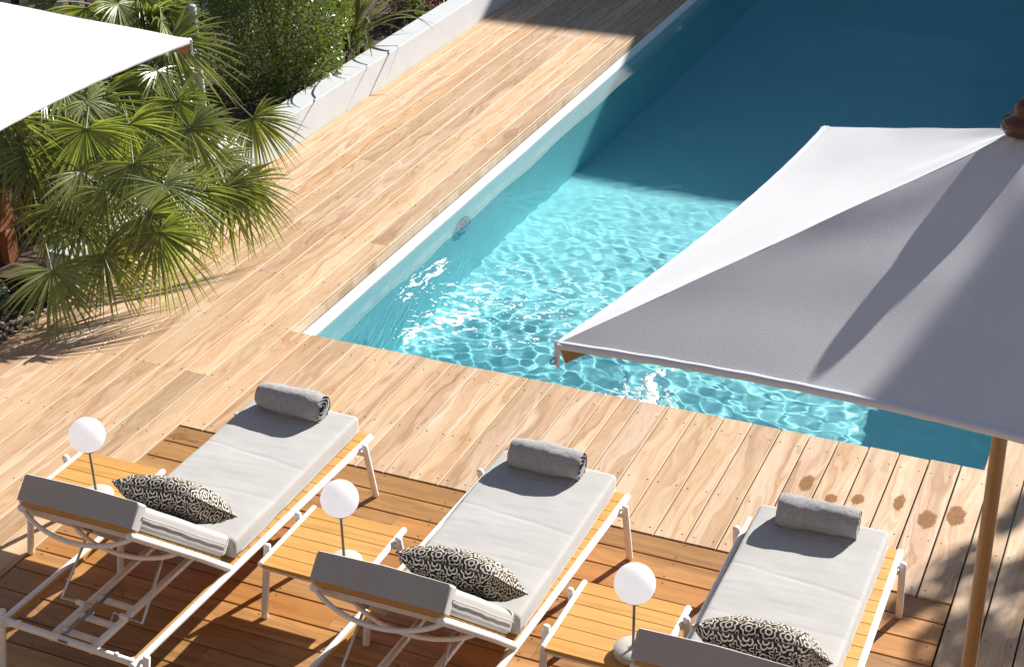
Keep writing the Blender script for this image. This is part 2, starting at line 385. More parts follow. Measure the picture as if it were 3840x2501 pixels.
# ------------------------------------------------------------------ pool
FL = -1.53; WZ = -.175
pb = MB()
yn = PY0 + .006; bx0, bx1 = PX0+.003, -.634
def quad(a, b, c, e, mi): pb.add([a, b, c, e], [(0,1,2,3)], mi)
LN = -.215
fl = [(yn, FL), (10.8, FL), (16.5, FL-.75), (PY1, FL-.75)]
for (ya, za), (yb, zb) in zip(fl[:-1], fl[1:]): quad((bx0,ya,za), (bx1,ya,za), (bx1,yb,zb), (bx0,yb,zb), 0)
zb = FL-.8
quad((bx0,yn,zb), (bx0,PY1,zb), (bx0,PY1,LN), (bx0,yn,LN), 0); quad((bx0,yn,LN), (bx0,PY1,LN), (bx0,PY1,-.083), (bx0,yn,-.083), 1)
quad((bx1,PY1,zb), (bx1,yn,zb), (bx1,yn,LN), (bx1,PY1,LN), 0); quad((bx1,PY1,LN), (bx1,yn,LN), (bx1,yn,-.024), (bx1,PY1,-.024), 1)
quad((bx1,yn,zb), (bx0,yn,zb), (bx0,yn,LN), (bx1,yn,LN), 0); quad((bx1,yn,LN), (bx0,yn,LN), (bx0,yn,-.024), (bx1,yn,-.024), 1)
quad((bx0,PY1,zb), (bx1,PY1,zb), (bx1,PY1,LN), (bx0,PY1,LN), 0); quad((bx0,PY1,LN), (bx1,PY1,LN), (bx1,PY1,-.024), (bx0,PY1,-.024), 1)
basin = pb.build('pool_basin', [M['liner'], M['band']], props=ST)

def wave_grid(xa, xb, ya, yb, dx):
    nx, ny = int((xb-xa)/dx), int((yb-ya)/dx)
    X, Y = np.meshgrid(np.linspace(xa, xb, nx+1), np.linspace(ya, yb, ny+1))
    return X, Y
WAVES = []
wr = np.random.RandomState(5)
for i in range(46):
    lam = math.exp(wr.uniform(math.log(.13), math.log(.42))); th = wr.uniform(0, 2*math.pi)
    WAVES.append((2*math.pi/lam, math.cos(th), math.sin(th), wr.uniform(0, 6.28), lam))
FINE = []
for i in range(40):
    lam = math.exp(wr.uniform(math.log(.070), math.log(.150))); th = wr.uniform(0, 2*math.pi)
    FINE.append((2*math.pi/lam, math.cos(th), math.sin(th), wr.uniform(0, 6.28), lam))
LONG = []
for i in range(10):
    lam = wr.uniform(.6, 1.6); th = wr.uniform(0, 2*math.pi)
    LONG.append((2*math.pi/lam, math.cos(th), math.sin(th), wr.uniform(0, 6.28), lam))
def wave_z(X, Y):
    Xw = X + .05*np.sin(3.1*Y+1.0) + .03*np.sin(7.3*Y+X*2); Yw = Y + .05*np.sin(2.7*X+.4) + .03*np.sin(6.1*X+Y*1.7)
    z = np.zeros_like(X); zf = np.zeros_like(X); zl = np.zeros_like(X)
    for k, c, s, p, lam in WAVES: z += lam*np.sin(k*(Xw*c+Yw*s)+p)
    for k, c, s, p, lam in FINE: zf += lam*np.sin(k*(Xw*c+Yw*s)+p)
    for k, c, s, p, lam in LONG: zl += lam*np.sin(k*(X*c+Y*s)+p)
    env = np.clip(1.25 - (Y-8.6)/4.2, .10, 1.0)
    left = np.clip((X-PX0)/.9, .12, 1.0)
    turb = np.exp(-(((X+3.6)/.9)**2 + ((Y-9.2)/1.3)**2))
    near = np.clip((9.0-Y)/1.2, 0, 1)*np.clip((X+3.3)/.9, 0, 1)
    calm = .5 + .5*np.clip((X+3.7)/1.0, 0, 1)
    return WZ + z*calm*(.00062+.00018*turb)*env*left*(1-.5*near) + zf*(.00050*turb + .00098*near + .0004*env*left) + zl*.0006*env
X, Y = wave_grid(bx0-.001, bx1+.03, yn-.03, PY1+.03, .0155)
Zw = wave_z(X, Y); ny, nx = X.shape
vs = np.stack([X, Y, Zw], -1).reshape(-1, 3).tolist(); idx = np.arange(ny*nx).reshape(ny, nx)
fs = np.stack([idx[:-1,:-1], idx[:-1,1:], idx[1:,1:], idx[1:,:-1]], -1).reshape(-1, 4).tolist()
w = MB(); w.add(vs, fs, 0, True)
water = w.build('pool_water', M['water'], props=ST)
water.cycles.is_caustics_caster = True
basin.cycles.is_caustics_receiver = True
# foam thrown up by the inlet jets: thin ragged flakes riding on the water
fm = MB(); fr = random.Random(3)
def foam_patch(cx, cy, rx, ry, n, thr, cell=.0085, seed=0, lift=.004, ax=(1.6, 5.0)):
    X, Y = np.meshgrid(np.arange(cx-rx, cx+rx, cell), np.arange(cy-ry, cy+ry, cell))
    Zf = wave_z(X, Y)
    for j in range(X.shape[0]-1):
        for i in range(X.shape[1]-1):
            x, y = X[j, i]+cell/2, Y[j, i]+cell/2
            if x < bx0+.02 or y < yn+.01: continue
            e = ((x-cx)/rx)**2 + ((y-cy)/ry)**2
            if e > 1: continue
            wx, wy = x+.05*noise.noise(Vector((x*9, y*9, seed+8))), y+.05*noise.noise(Vector((x*9, y*9, seed+2)))
            q = abs(noise.noise(Vector((wx*ax[0]*5+seed, wy*ax[1]*3.4, seed)))) + .5*abs(noise.noise(Vector((wx*17+seed, wy*34, seed+4))))
            big = noise.noise(Vector((x*3.1, y*3.7, seed+6)))
            if q < thr*(1+.9*big)*(1-e**1.2):
                c = [(X[j,i],Y[j,i],Zf[j,i]+lift), (X[j,i+1],Y[j,i+1],Zf[j,i+1]+lift), (X[j+1,i+1],Y[j+1,i+1],Zf[j+1,i+1]+lift), (X[j+1,i],Y[j+1,i],Zf[j+1,i]+lift)]
                fm.add(c, [(0,1,2,3)], 0, True)
def fp(u, v, *a, **k):
    p = at(u, v, WZ); foam_patch(p.x, p.y, *a, **k)
fp(1045, 722, .36, .52, 0, .25, seed=1.5)
fp(985, 650, .10, .42, 0, .26, seed=7.1, ax=(4, 1.6))
fp(1150, 745, .55, .40, 0, .15, seed=4.5)
fp(1230, 690, .75, .60, 0, .085, seed=9.3)
fp(940, 790, .10, .30, 0, .22, seed=2.2, ax=(4, 1.6))
fo = fm.build('foam', M['foam'], props=STUFF)
# ------------------------------------------------------------------ small splash by the near edge
sp = MB(); srr = random.Random(9)
for i in range(150):
    a = srr.gauss(0, .095); b = srr.gauss(0, .11); x, y = -2.60+a, 7.72+b*.9 + .25*abs(a)
    if y < 7.49: continue
    h = abs(srr.gauss(0, .05))*max(.1, 1-abs(a)*5)
    r = srr.uniform(.003, .010); bm = bmesh.new(); bmesh.ops.create_icosphere(bm, subdivisions=1, radius=r)
    sx, sy, sz = srr.uniform(.8, 2.2), srr.uniform(.8, 2.2), srr.uniform(.5, 1.3)
    for v in bm.verts: v.co = Vector((x+v.co.x*sx, y+v.co.y*sy, WZ+.006+h+v.co.z*sz))
    sp.bm(bm, 0, True)
for i in range(26):
    t = i/25; x = -2.60 + .05*math.sin(t*9)+srr.gauss(0, .012); y = 7.68 + .62*t
    r = (.020*(1-t)+.006)*srr.uniform(.5, 1.2); bm = bmesh.new(); bmesh.ops.create_icosphere(bm, subdivisions=2, radius=r)
    for v in bm.verts: v.co = Vector((x+v.co.x*1.3, y+v.co.y*2.0, WZ+.008+v.co.z*.5)) + Vector((0, 0, .004*noise.noise(v.co*90)))
    sp.bm(bm, 0, True)
sp.build('water_splash', M['foam'], props=STUFF)
# underwater lamps on the left wall
def pool_lamp(y, z, label):
    t = thing('pool_lamp', label, 'pool light', (bx0+.001, y, z), 0, 'underwater lamps in the left pool wall')
    k = MB(); prof = [(.135, 0), (.135, .012), (.125, .018), (.10, .020), (.095, .014), (.095, 0)]
    rings = [[(zz, r*math.cos(a), r*math.sin(a)) for a in [2*math.pi*q/32 for q in range(32)]] for r, zz in prof]
    k.loft(rings, 0, True, False); k.build('ring', M['liner'], t)
    k = MB(); rings = [[(zz, r*math.cos(a), r*math.sin(a)) for a in [2*math.pi*q/28 for q in range(28)]] for r, zz in ((.092, .002), (.085, .02), (.06, .034), (.02, .04))]
    k.loft(rings, 0, True, True); k.build('lens', M['lens'], t)
pool_lamp(9.915, -.525, 'round underwater lamp on the sunlit near part of the pool wall')
pool_lamp(15.05, -.545, 'round underwater lamp in the dark shaded part of the pool')

# ------------------------------------------------------------------ planter with wall, soil, gravel
pw = MB(); x0, x1, y0, y1, zt = -6.552, -6.337, 7.385, 26, .262
bm = bmesh.new(); bmesh.ops.create_cube(bm, size=1)
for v in bm.verts: v.co = Vector(((x0+x1)/2+v.co.x*(x1-x0), (y0+y1)/2+v.co.y*(y1-y0), (zt-.35)/2 + v.co.z*(zt+.35)))
bmesh.ops.bevel(bm, geom=[e for e in bm.edges if abs(e.verts[0].co.z-e.verts[1].co.z) < 1e-5 and e.verts[0].co.z > 0 or abs(e.verts[0].co.z-e.verts[1].co.z) > .1], offset=.014, segments=3, affect='EDGES')
es = [e for e in bm.edges if abs(e.verts[0].co.y-e.verts[1].co.y) > 2]
bmesh.ops.subdivide_edges(bm, edges=es, cuts=140, use_grid_fill=True)
for v in bm.verts:
    n = noise.noise(Vector((v.co.x*9, v.co.y*5, v.co.z*9)))*.004; v.co.x += n; v.co.z += n if v.co.z > .1 else 0
pw.bm(bm, 0, True)
tag(pw.build('planter_wall', M['render'], auto=40), 'low white rendered garden wall running along the left edge of the deck', 'wall')
so = MB(); X, Y = wave_grid(-11.5, x0+.01, 7.2, 20, .16); vs = []
for a, b in zip(X.ravel(), Y.ravel()): vs.append((a, b, .13 + .05*noise.noise(Vector((a*1.3, b*1.3, 0))) + .02*noise.noise(Vector((a*7, b*7, 3)))))
ny, nx = X.shape; idx = np.arange(ny*nx).reshape(ny, nx)
so.add(vs, np.stack([idx[:-1,:-1], idx[:-1,1:], idx[1:,1:], idx[1:,:-1]], -1).reshape(-1, 4).tolist(), 0, True)
so.build('soil', M['terrace'], props=ST)
gr = MB(); X, Y = wave_grid(-8.2, -6.342, 5.2, 7.8, .10); ny, nx = X.shape; idx = np.arange(ny*nx).reshape(ny, nx)
gr.add([(a, b, -.03+.01*noise.noise(Vector((a*5, b*5, 1)))) for a, b in zip(X.ravel(), Y.ravel())], np.stack([idx[:-1,:-1], idx[:-1,1:], idx[1:,1:], idx[1:,:-1]], -1).reshape(-1, 4).tolist(), 0, True)
gr.build('gravel_bed', M['terrace'], props=ST)
gv = MB(); q = random.Random(4)
for i in range(2600):
    x, y = q.uniform(-7.6, -6.345), q.uniform(5.9, 7.6); r = q.uniform(.005, .016)
    bm = bmesh.new(); bmesh.ops.create_icosphere(bm, subdivisions=1, radius=r); m3 = Matrix.Rotation(q.uniform(0, 6), 3, 'Z')
    s3 = Vector((q.uniform(.8, 1.5), q.uniform(.7, 1.1), q.uniform(.5, .8)))
    for v in bm.verts: v.co = m3 @ Vector((v.co.x*s3.x, v.co.y*s3.y, v.co.z*s3.z)) + Vector((x, y, -.022))
    gv.bm(bm, 0)
gv.build('gravel', M['gravel'], props=STUFF)

# ------------------------------------------------------------------ sun loungers
def lounger_proto():
    t = thing('sun_lounger', '', 'sun lounger', (0,0,0), 0, 'sun loungers in a row facing the pool')
    W = .346; LEG = .379
    for s in (-1, 1):
        k = MB(); k.tube([(s*W, 6.10, .320), (s*W, 4.14, .320)], .0165, 14); k.build('side_rail', M['white'], t)
        k = MB(); k.box((s*(W-.012)-.014, 4.18, .304), (s*(W-.012)+.014 - (.008 if s > 0 else 0) + (0 if s > 0 else 0), 6.085, .327)); k.build('side_batten', M['teak'], t)
    for s in (-1, 1):
        for yf, yk, yr in ((6.061, 5.985, 5.98), (4.12, 4.195, 4.20)):
            k = MB(); k.tube([(s*LEG, yf, .002), (s*LEG, yk, .338)], .0165, 14); lg = k.build('leg', M['white'], t)
            k = MB(); k.tube([(s*(LEG-.008), yk-(yk-yf)*.25, .28), (s*(W-.05), yr, .295)], .014, 10); k.build('leg_bracket', M['white'], lg)
    k = MB(); n = 15
    for i in range(n):                                              # slats under the mattress
        yb = 6.094 - .0823*i; r = (random.uniform(.2, .8), random.uniform(.3, .7), random.random(), 1); u = random.uniform(0, 40)
        xa, xb, ya, yb2, zt, zb = -W+.012, W-.012, yb-.0775, yb, .3345, .3275
        P = [(xa,ya,zb),(xb,ya,zb),(xb,yb2,zb),(xa,yb2,zb),(xa,ya,zt),(xb,ya,zt),(xb,yb2,zt),(xa,yb2,zt)]
        k.add(P, [(4,5,6,7),(0,1,5,4),(1,2,6,5),(2,3,7,6),(3,0,4,7),(3,2,1,0)], 0, False, [(u+p[0], p[1]*1.0) for p in P], r)
    k.build('seat_slats', M['teak'], t)
    k = MB(); k.tube([(-W, 4.165, .318), (W, 4.165, .318)], .0165, 14)
    rb = k.build('rear_crossbar', M['white'], t)
    for s in (-1, 1):
        k = MB(); k.tube([(s*.255, 4.158, .33), (s*.255, 4.158, .345)], .011, 10); k.build('bolt_cap', M['white'], rb)
    k = MB(); k.box((-.042, 4.146, .321), (.005, 4.1485, .331)); k.build('name_plate', M['greysteel'], rb)
    k = MB()
    for s in (-1, 1): k.tube([(s*.105, 4.17, .300), (s*.105, 5.0, .300)], .0175, 12, cap='flat')
    for y in (4.235, 4.345, 4.475): k.tube([(-.1, y, .300), (.1, y, .300)], .0155, 12, cap='flat')
    k.build('recline_track', M['white'], t)
    # backrest: local frame along the slope
    o = Vector((0, 4.842, .345)); dv = Vector((0, -.737, .676)); nv = Vector((0, .676, .737))
    P = lambda x, a, h: o + dv*a + nv*h + Vector((x, 0, 0))
    for s in (-1, 1):
        k = MB(); k.tube([P(s*.300, 0, -.005), P(s*.292, .25, 0), P(s*.268, .80, 0)], .0175, 14); k.build('back_tube', M['white'], t)
    def bow(a, sag):
        k = MB(); k.tube([P(x, a, -sag*(1-(x/.275)**2)**.8 if abs(x) < .275 else 0) for x in np.linspace(-.268, .268, 21)], .0105, 10, cap='flat'); return k
    bow(.775, .085).build('back_bow', M['white'], t); bow(.40, .075).build('back_bow', M['white'], t)
    k = MB(); k.obox(P(0, .715, -.002), Vector((.262, 0, 0)), dv*.020, nv*.009); k.build('back_crossbar', M['white'], t)
    k = MB()
    for i in range(10):
        a = .775-.078*i; r = (random.uniform(.2, .8), random.uniform(.3, .6), random.random(), 1); c = P(0, a, .018); u = random.uniform(0, 30)
        ax, ay, az = Vector((.266, 0, 0)), dv*.036, nv*.009
        Q = [c+ax*i1+ay*j1+az*k1 for k1 in (-1,1) for j1 in (-1,1) for i1 in (-1,1)]
        k.add(Q, [(0,2,3,1),(4,5,7,6),(0,1,5,4),(1,3,7,5),(3,2,6,7),(2,0,4,6)], 0, False, [(u+(e % 2)*.53, (e//2 % 2)*.07) for e in range(8)], r)
    k.build('back_slats', M['teak'], t)
    # steel prop
    k = MB()
    def corner(a, b, c, r=.02):
        a, b, c = map(Vector, (a, b, c)); u1, u2 = (a-b).normalized(), (c-b).normalized()
        return [b+u1*r*q for q in (1, .6, .3)] + [b + (u1+u2)*r*.09] + [b+u2*r*q for q in (.3, .6, 1)]
    half = lambda s: [(s*.20, 4.60, .545)] + [tuple(p) for p in corner((s*.20, 4.60, .545), (s*.215, 4.385, .325), (s*.10, 4.39, .325))] + [(s*.10, 4.39, .325), (s*.06, 4.395, .324), (s*.052, 4.385, .300), (s*.045, 4.37, .288)]
    k.tube(half(-1) + half(1)[::-1], .0062, 10)
    pr = k.build('prop_bar', M['steel'], t)
    for s in (-1, 1):
        k = MB(); k.tube([(s*.135, 4.39, .325), (s*.098, 4.39, .325)], .0125, 10); k.build('pivot_sleeve', M['white'], pr)
        k = MB(); k.tube([(s*.20-.012, 4.60, .548), (s*.20+.012, 4.60, .548)], .010, 10); k.build('prop_joint', M['greysteel'], pr)
    k = MB(); pts = [(-.028, 4.178, .338), (-.022, 4.36, .340), (-.017, 4.50, .352), (-.016, 4.535, .349), (-.0155, 4.55, .325), (-.015, 4.545, .285)]
    k.loft([[(x-.0085, y, z), (x+.0085, y, z), (x+.0085, y, z+.003), (x-.0085, y, z+.003)] for x, y, z in pts], 0, False); k.build('steel_strap', M['greysteel'], t)
    # mattress
    def slab(K, wdt, th, rad, seed, amp, pos, extra=0.0, cap=.03):
        sec = []
        for cx, cz, a0 in ((wdt/2-rad, rad, -90), (wdt/2-rad, th-rad, 0), (-wdt/2+rad, th-rad, 90), (-wdt/2+rad, rad, 180)):
            for q in range(5): a = R(a0+q*22.5); sec.append((cx+rad*math.cos(a), cz+rad*math.sin(a)))
            if a0 == 0:
                for q in range(1, 14): sec.append((wdt/2-rad-(wdt-2*rad)*q/14, th))
            if a0 == 180:
                for q in range(1, 14): sec.append((-wdt/2+rad+(wdt-2*rad)*q/14, 0))
        rings = []
        ts = [0, .0, .0] ; L = K
        stations = [(0, .55), (.004, .85), (.012, .96), (.024, 1)] + [(L*i/140, 1) for i in range(4, 137)] + [(L-.024, 1), (L-.012, .97), (L-.004, .86), (L, .6)]
        for a, sc_ in stations:
            ring = []
            for x, h in sec:
                xx, hh = x*(1-(1-sc_)*.12), th/2+(h-th/2)*sc_
                n = noise.noise(Vector((xx*5+seed, a*5, hh*7)))*amp + noise.noise(Vector((xx*17+seed, a*13, hh*20)))*amp*.4
                if h > th*.7:
                    hh += n + extra*(1-(2*x/wdt)**2)
                    for ca, cw, cd, cs in ((.44*L, .007, .0020, .10), (.71*L, .012, .0010, -.06)):
                        hh -= cd*math.exp(-((a-ca-cs*x-.004*math.sin(x*21+seed))/cw)**2)
                    hh += .0009*noise.noise(Vector((x*9+seed, a*38, seed)))*max(0, 1-abs(a/L-.5)*2)
                else: xx += n*.6*(1 if x > 0 else -1)
                ring.append(pos(xx, a, hh))
            rings.append(ring)
        return rings
    k = MB(); k.loft(slab(1.175, .592, .104, .020, 3.1, .0045, lambda x, a, h: Vector((x, 6.078-a, .336+h)), .004), 0, True); ms = k.build('seat_cushion', M['mattress'], t)
    k = MB()
    for s in (-1, 1):
        k = MB(); k.tube([(s*.2975+.0012*math.sin(y*31), y, .362+.002*math.sin(y*17)) for y in np.linspace(4.93, 6.06, 40)], .0026, 6, cap='flat'); k.build('piping', M['mattress'], ms)
    k = MB(); k.loft(slab(.80, .560, .100,   .024, 8.4, .004, lambda x, a, h: P(x, a+.022, .030+h), .006), 0, True); bc = k.build('back_cushion', M['mattress'], t)
    k = MB()
    for s in (-1, 1):
        k = MB(); k.tube([P(s*.2872+.0006*math.sin(a*40), a, .086+.0012*math.sin(a*15)) for a in np.linspace(.05, .78, 30)], .0026, 6, cap='flat'); k.build('piping', M['mattress'], bc)
    # cap of fabric pulled over the top end of the back cushion
    k = MB(); sec = lambda g_: [P(x, 0, h) - o for x, h in ((-.283-g_, .026), (.283+g_, .026), (.283+g_, .126), (.276+g_, .135+g_), (0, .141+g_), (-.276-g_, .135+g_), (-.283-g_, .126))]
    rings = []
    for a, g_ in ((.768, .000), (.790, .0015), (.812, .002), (.825, 0)): rings.append([o + dv*a + p + Vector((0, 0, .0015*math.sin(j*2+a*30))) for j, p in enumerate(sec(g_))])
    rings.append([o + dv*.829 + p*.0 + (p-nv*.083)*.985 + nv*.083 for p in sec(0)])
    k.loft([r[::-1] for r in rings], 0, False); k.build('cushion_cap', M['mattress'], bc)
    # towards the crease: the seat cushion edge rolls over
    return t
LX = [(-3.835, 0.0), (-2.450, -.012), (-1.169, .013)]
llab = ['sun lounger farthest left, with its open frame and steel prop in full view', 'middle sun lounger of the row, standing between two lamp tables', 'sun lounger nearest the wooden parasol pole, right end of the row']
proto = lounger_proto()
for i, (x, dy) in enumerate(LX):
    o = proto if i == 0 else copy_tree(proto)
    o.location = (x, dy, 0); o['label'] = llab[i]
    ph = R((-1.85, -2.3, .8)[i])                    # each steel frame stands a little askew under its cushion
    for ch in o.children:
        if ch.name.split('.')[0] in ('side_rail', 'side_batten', 'leg', 'seat_slats', 'rear_crossbar', 'recline_track', 'prop_bar', 'steel_strap'):
            pv = Vector((0, 6.08, 0)); ch.rotation_euler.z = ph; ch.location = pv - Matrix.Rotation(ph, 3, 'Z') @ pv
# ------------------------------------------------------------------ side tables
def table_proto():
    t = thing('side_table', '', 'side table', (0,0,0), 0, 'slatted side tables between the loungers')
    for s in (-1, 1):
        k = MB(); k.tube([(s*.237, .242, .318), (s*.237, -.242, .318)], .0150, 14); k.build('side_rail', M['white'], t)
        for q in (-1, 1):
            k = MB(); k.tube([(s*.263, q*.215, .002), (s*.263, q*.135, .345)], .0165, 14); lg = k.build('leg', M['white'], t)
            k = MB(); k.tube([(s*.258, q*.15, .285), (s*.20, q*.14, .292)], .012, 8); k.build('leg_bracket', M['white'], lg)
    k = MB()
    for i in range(6):
        ya = -.2465+.0823*i; r = (random.uniform(.2, .7), random.uniform(.3, .7), random.random(), 1); u = random.uniform(0, 40)
        P = [(x, y, z) for z in (.306, .326) for y in (ya, ya+.0775) for x in (-.226, .226)]
        k.add(P, [(0,2,3,1),(4,5,7,6),(0,1,5,4),(1,3,7,5),(3,2,6,7),(2,0,4,6)], 0, False, [(u+p[0], p[1]) for p in P], r)
    k.build('slat_top', M['teak'], t)
    for q in (-1, 1):
        k = MB(); k.box((-.235, q*.222-.012, .284), (.235, q*.222+.012, .3045)); k.build('apron', M['white'], t)
    return t
tlab = ['slatted teak side table left of the farthest left lounger', 'slatted teak side table between the left and middle loungers', 'slatted teak side table between the middle and right loungers']
TX = [(-4.520, 5.180), (-3.200, 5.184), (-1.811, 5.128)]
tp = table_proto()
for i, (x, y) in enumerate(TX):
    o = tp if i == 0 else copy_tree(tp); o.location = (x, y, 0); o['label'] = tlab[i]
# ------------------------------------------------------------------ globe lamps on the tables
def lamp_proto():
    t = thing('globe_lamp', '', 'table lamp', (0,0,0), 0, 'white globe lamps on the side tables')
    k = MB(); k.lathe([(.001, 0), (.077, 0), (.0805, .003), (.0805, .030), (.078, .0335), (.03, .0345), (.014, .036), (.008, .046), (.0015, .046)], n=40); b = k.build('base', M['lampgrey'], t)
    k = MB(); k.lathe([(.001, .034), (.012, .034), (.012, .044), (.009, .047), (.001, .048)], (.036, -.028, 0), 16); k.build('switch', M['ball'], b)
    k = MB(); k.tube([(0, 0, .044), (0, 0, .29)], .0062, 12, cap='flat'); k.build('stem', M['stem'], t)
    k = MB(); k.lathe([(.0065, .268), (.032, .272), (.046, .283), (.050, .291), (.002, .291)], n=32); k.build('globe_holder', M['stem'], t)
    k = MB(); pr = [(max(.0008, .0845*math.sin(R(a))), -.0845*math.cos(R(a))) for a in range(0, 181, 6)]
    k.lathe(pr, (0, 0, .357), 40); k.build('globe', M['ball'], t)
    return t
lp = lamp_proto(); glab = ['globe lamp on the leftmost side table', 'globe lamp on the middle side table', 'globe lamp on the right side table, its round base in full view']
for i, (x, y) in enumerate([(-4.428, 5.088), (-3.077, 5.068), (-1.686, 4.983)]):
    o = lp if i == 0 else copy_tree(lp); o.location = (x, y, .3262); o['label'] = glab[i]
# ------------------------------------------------------------------ rolled towels
def towel(loc, ln, seed, label):
    k = MB(); q = random.Random(seed); turns, n = 2.6, 96
    def sec(a):                                        # outer silhouette, slightly flattened below
        r = .071; x, z = r*1.06*math.cos(a), r*.98*math.sin(a)
        return x, max(z, -.060)
    m = 44; K = 30; rings = []
    for j in range(K+1):
        x = -ln/2 + ln*j/K; e = 1 - .10*(abs(2*j/K-1)**6)
        ring = []
        for i in range(m):
            a = 2*math.pi*i/m; y, z = sec(a)
            nn = noise.noise(Vector((x*9+seed, y*14, z*14)))*.0075 + noise.noise(Vector((x*30, y*40+seed, z*40)))*.0025 + .004*math.sin(x*11+seed)
            s_ = e + nn/.07
            if z < -.055: s_ = 1
            ring.append((x + .004*noise.noise(Vector((a*2, seed, j*.3))), y*s_, z*s_+.060))
        rings.append(ring)
    k.loft(rings, 0, True, False)
    for s in (-1, 1):                                  # the rolled layers seen at each end
        P = []; fs = []; N = 70
        base = rings[-1] if s > 0 else rings[0]
        for i in range(N+1):
            t_ = i/N; a = -1.9 + t_*2*math.pi*2.7; rr = .066*(1-t_*.80)
            wob = 1+.10*math.sin(a*3+seed)
            y, z = rr*1.02*math.cos(a)*wob, max(rr*.96*math.sin(a)*wob, -.058)
            for dx in (0.0, -.045*s): P.append((s*(ln/2-.002)+dx, y, z+.060))
            for dy in (.87,): P.append((s*(ln/2-.006), y*dy, max(z, -.056)*dy+.060))
        for i in range(N): fs += [(3*i, 3*i+3, 3*i+4, 3*i+1), (3*i, 3*i+2, 3*i+5, 3*i+3)]
        k.add(P, fs, 0, True)
        c = len(base); k.add([(p[0]-.030*s, p[1]*.97, p[2]*.97+.002) for p in base] + [(base[0][0]-.035*s, 0, .06)], [(i, (i+1) % c, c) for i in range(c)], 0, True)
    k.box((-ln/2+.035, -.105, .0008), (ln/2-.02, -.03, .009), 0, .003)     # loose end lying on the cushion
    o = k.build('rolled_towel', M['towel']); o.location = loc; o.rotation_euler = (0, 0, R(-3.2+seed*1.6))
    return tag(o, label, 'towel', 'rolled grey towels on the loungers')
TZ = .4425
towel((-3.868, 5.985, TZ), .362, 1, 'rolled grey towel on the farthest left lounger, below the corner of the pool')
towel((-2.474, 5.975, TZ), .355, 2, 'rolled grey towel on the foot of the middle lounger')
towel((-1.176, 5.990, TZ), .357, 3.4, 'rolled grey towel on the right lounger, next to damp spots on the boards')
# ------------------------------------------------------------------ patterned pillows
def pillow(loc, roll, yaw, seed, label, wd=.475, ht=.315, th=.185):
    nu, nv = 36, 24; V = []; U = []
    for side in (1, -1):
        for j in range(nv+1):
            for i in range(nu+1):
                a, b = 2*i/nu-1, 2*j/nv-1
                pin = 1 - .07*(1-abs(a)**1.0)*abs(b)**6; pin2 = 1 - .07*(1-abs(b))*abs(a)**6
                x, y = a*wd/2*pin2*(1+.02*abs(b)**4), b*ht/2*pin*(1+.03*abs(a)**4)
                h = th/2*((1-abs(a)**2.6)*(1-abs(b)**2.3))**.52
                edge = max(abs(a), abs(b))
                h += noise.noise(Vector((a*3+seed, b*3, side)))*.008*(1-edge)
                if edge > .72: h += .006*(1-edge)*10*math.sin((a if abs(b) > abs(a) else b)*34+seed)*.35
                V.append((x, y, side*h))
    n1 = (nu+1)*(nv+1); F = []
    U = [None]*len(V); G = lambda sd, i, j: Vector(V[sd*n1+j*(nu+1)+i])
    for sd in (0, 1):                              # print follows the cloth: lengths measured along the surface
        for j in range(nv+1):
            acc = 0; us = [0]
            for i in range(nu): acc += (G(sd, i+1, j)-G(sd, i, j)).length; us.append(acc)
            for i in range(nu+1): U[sd*n1+j*(nu+1)+i] = [us[i]-acc/2 + 5 + seed*.013, 0]
        for i in range(nu+1):
            acc = 0; vs_ = [0]
            for j in range(nv): acc += (G(sd, i, j+1)-G(sd, i, j)).length; vs_.append(acc)
            for j in range(nv+1): U[sd*n1+j*(nu+1)+i][1] = vs_[j]-acc/2 + 5 + sd*.031
    U = [tuple(u_) for u_ in U]
    for sd in (0, 1):
        for j in range(nv):
            for i in range(nu):
                q = [sd*n1+j*(nu+1)+i, sd*n1+j*(nu+1)+i+1, sd*n1+(j+1)*(nu+1)+i+1, sd*n1+(j+1)*(nu+1)+i]
                F.append(tuple(q if sd == 0 else q[::-1]))
    k = MB(); k.add(V, F, 0, True, U)
    t = thing('pillow', label, 'pillow', loc, 0, 'flower print pillows against the backrests')
    t.rotation_euler = (Matrix.Rotation(R(yaw), 3, 'Z') @ Matrix.Rotation(R(-46), 3, 'X') @ Matrix.Rotation(R(roll), 3, 'Z')).to_euler()
    k.build('pillow_case', M['pillow'], t)
    per = [(-wd/2+wd*i/30, -ht/2*(1-.07*(1-abs(2*i/30-1)))) for i in range(31)]
    lo = [(x, y, 0) for x, y in per]; hi = [(x, -y, 0) for x, y in reversed(per)]
    sd = [(wd/2*(1-.07*(1-abs(b)))*(1+.02*abs(b)**4), b*ht/2, 0) for b in np.linspace(-.95, .95, 16)]
    sl = [(-x, y, z) for x, y, z in reversed(sd)]
    k = MB(); k.tube(lo+sd+hi+sl+[lo[0]], .0030, 6, cap='flat'); k.build('seam', M['fence'], t)
    return t
pillow((-3.805, 4.870, .618), -9, 2, 1.0, 'black and cream flower print pillow on the farthest left lounger')
pillow((-2.395, 4.860, .618), -7, -1, 4.0, 'black and cream flower print pillow on the middle lounger')
pillow((-1.130, 4.885, .618), -10, 3, 7.7, 'black and cream flower print pillow on the right lounger, cut by the photo edge')
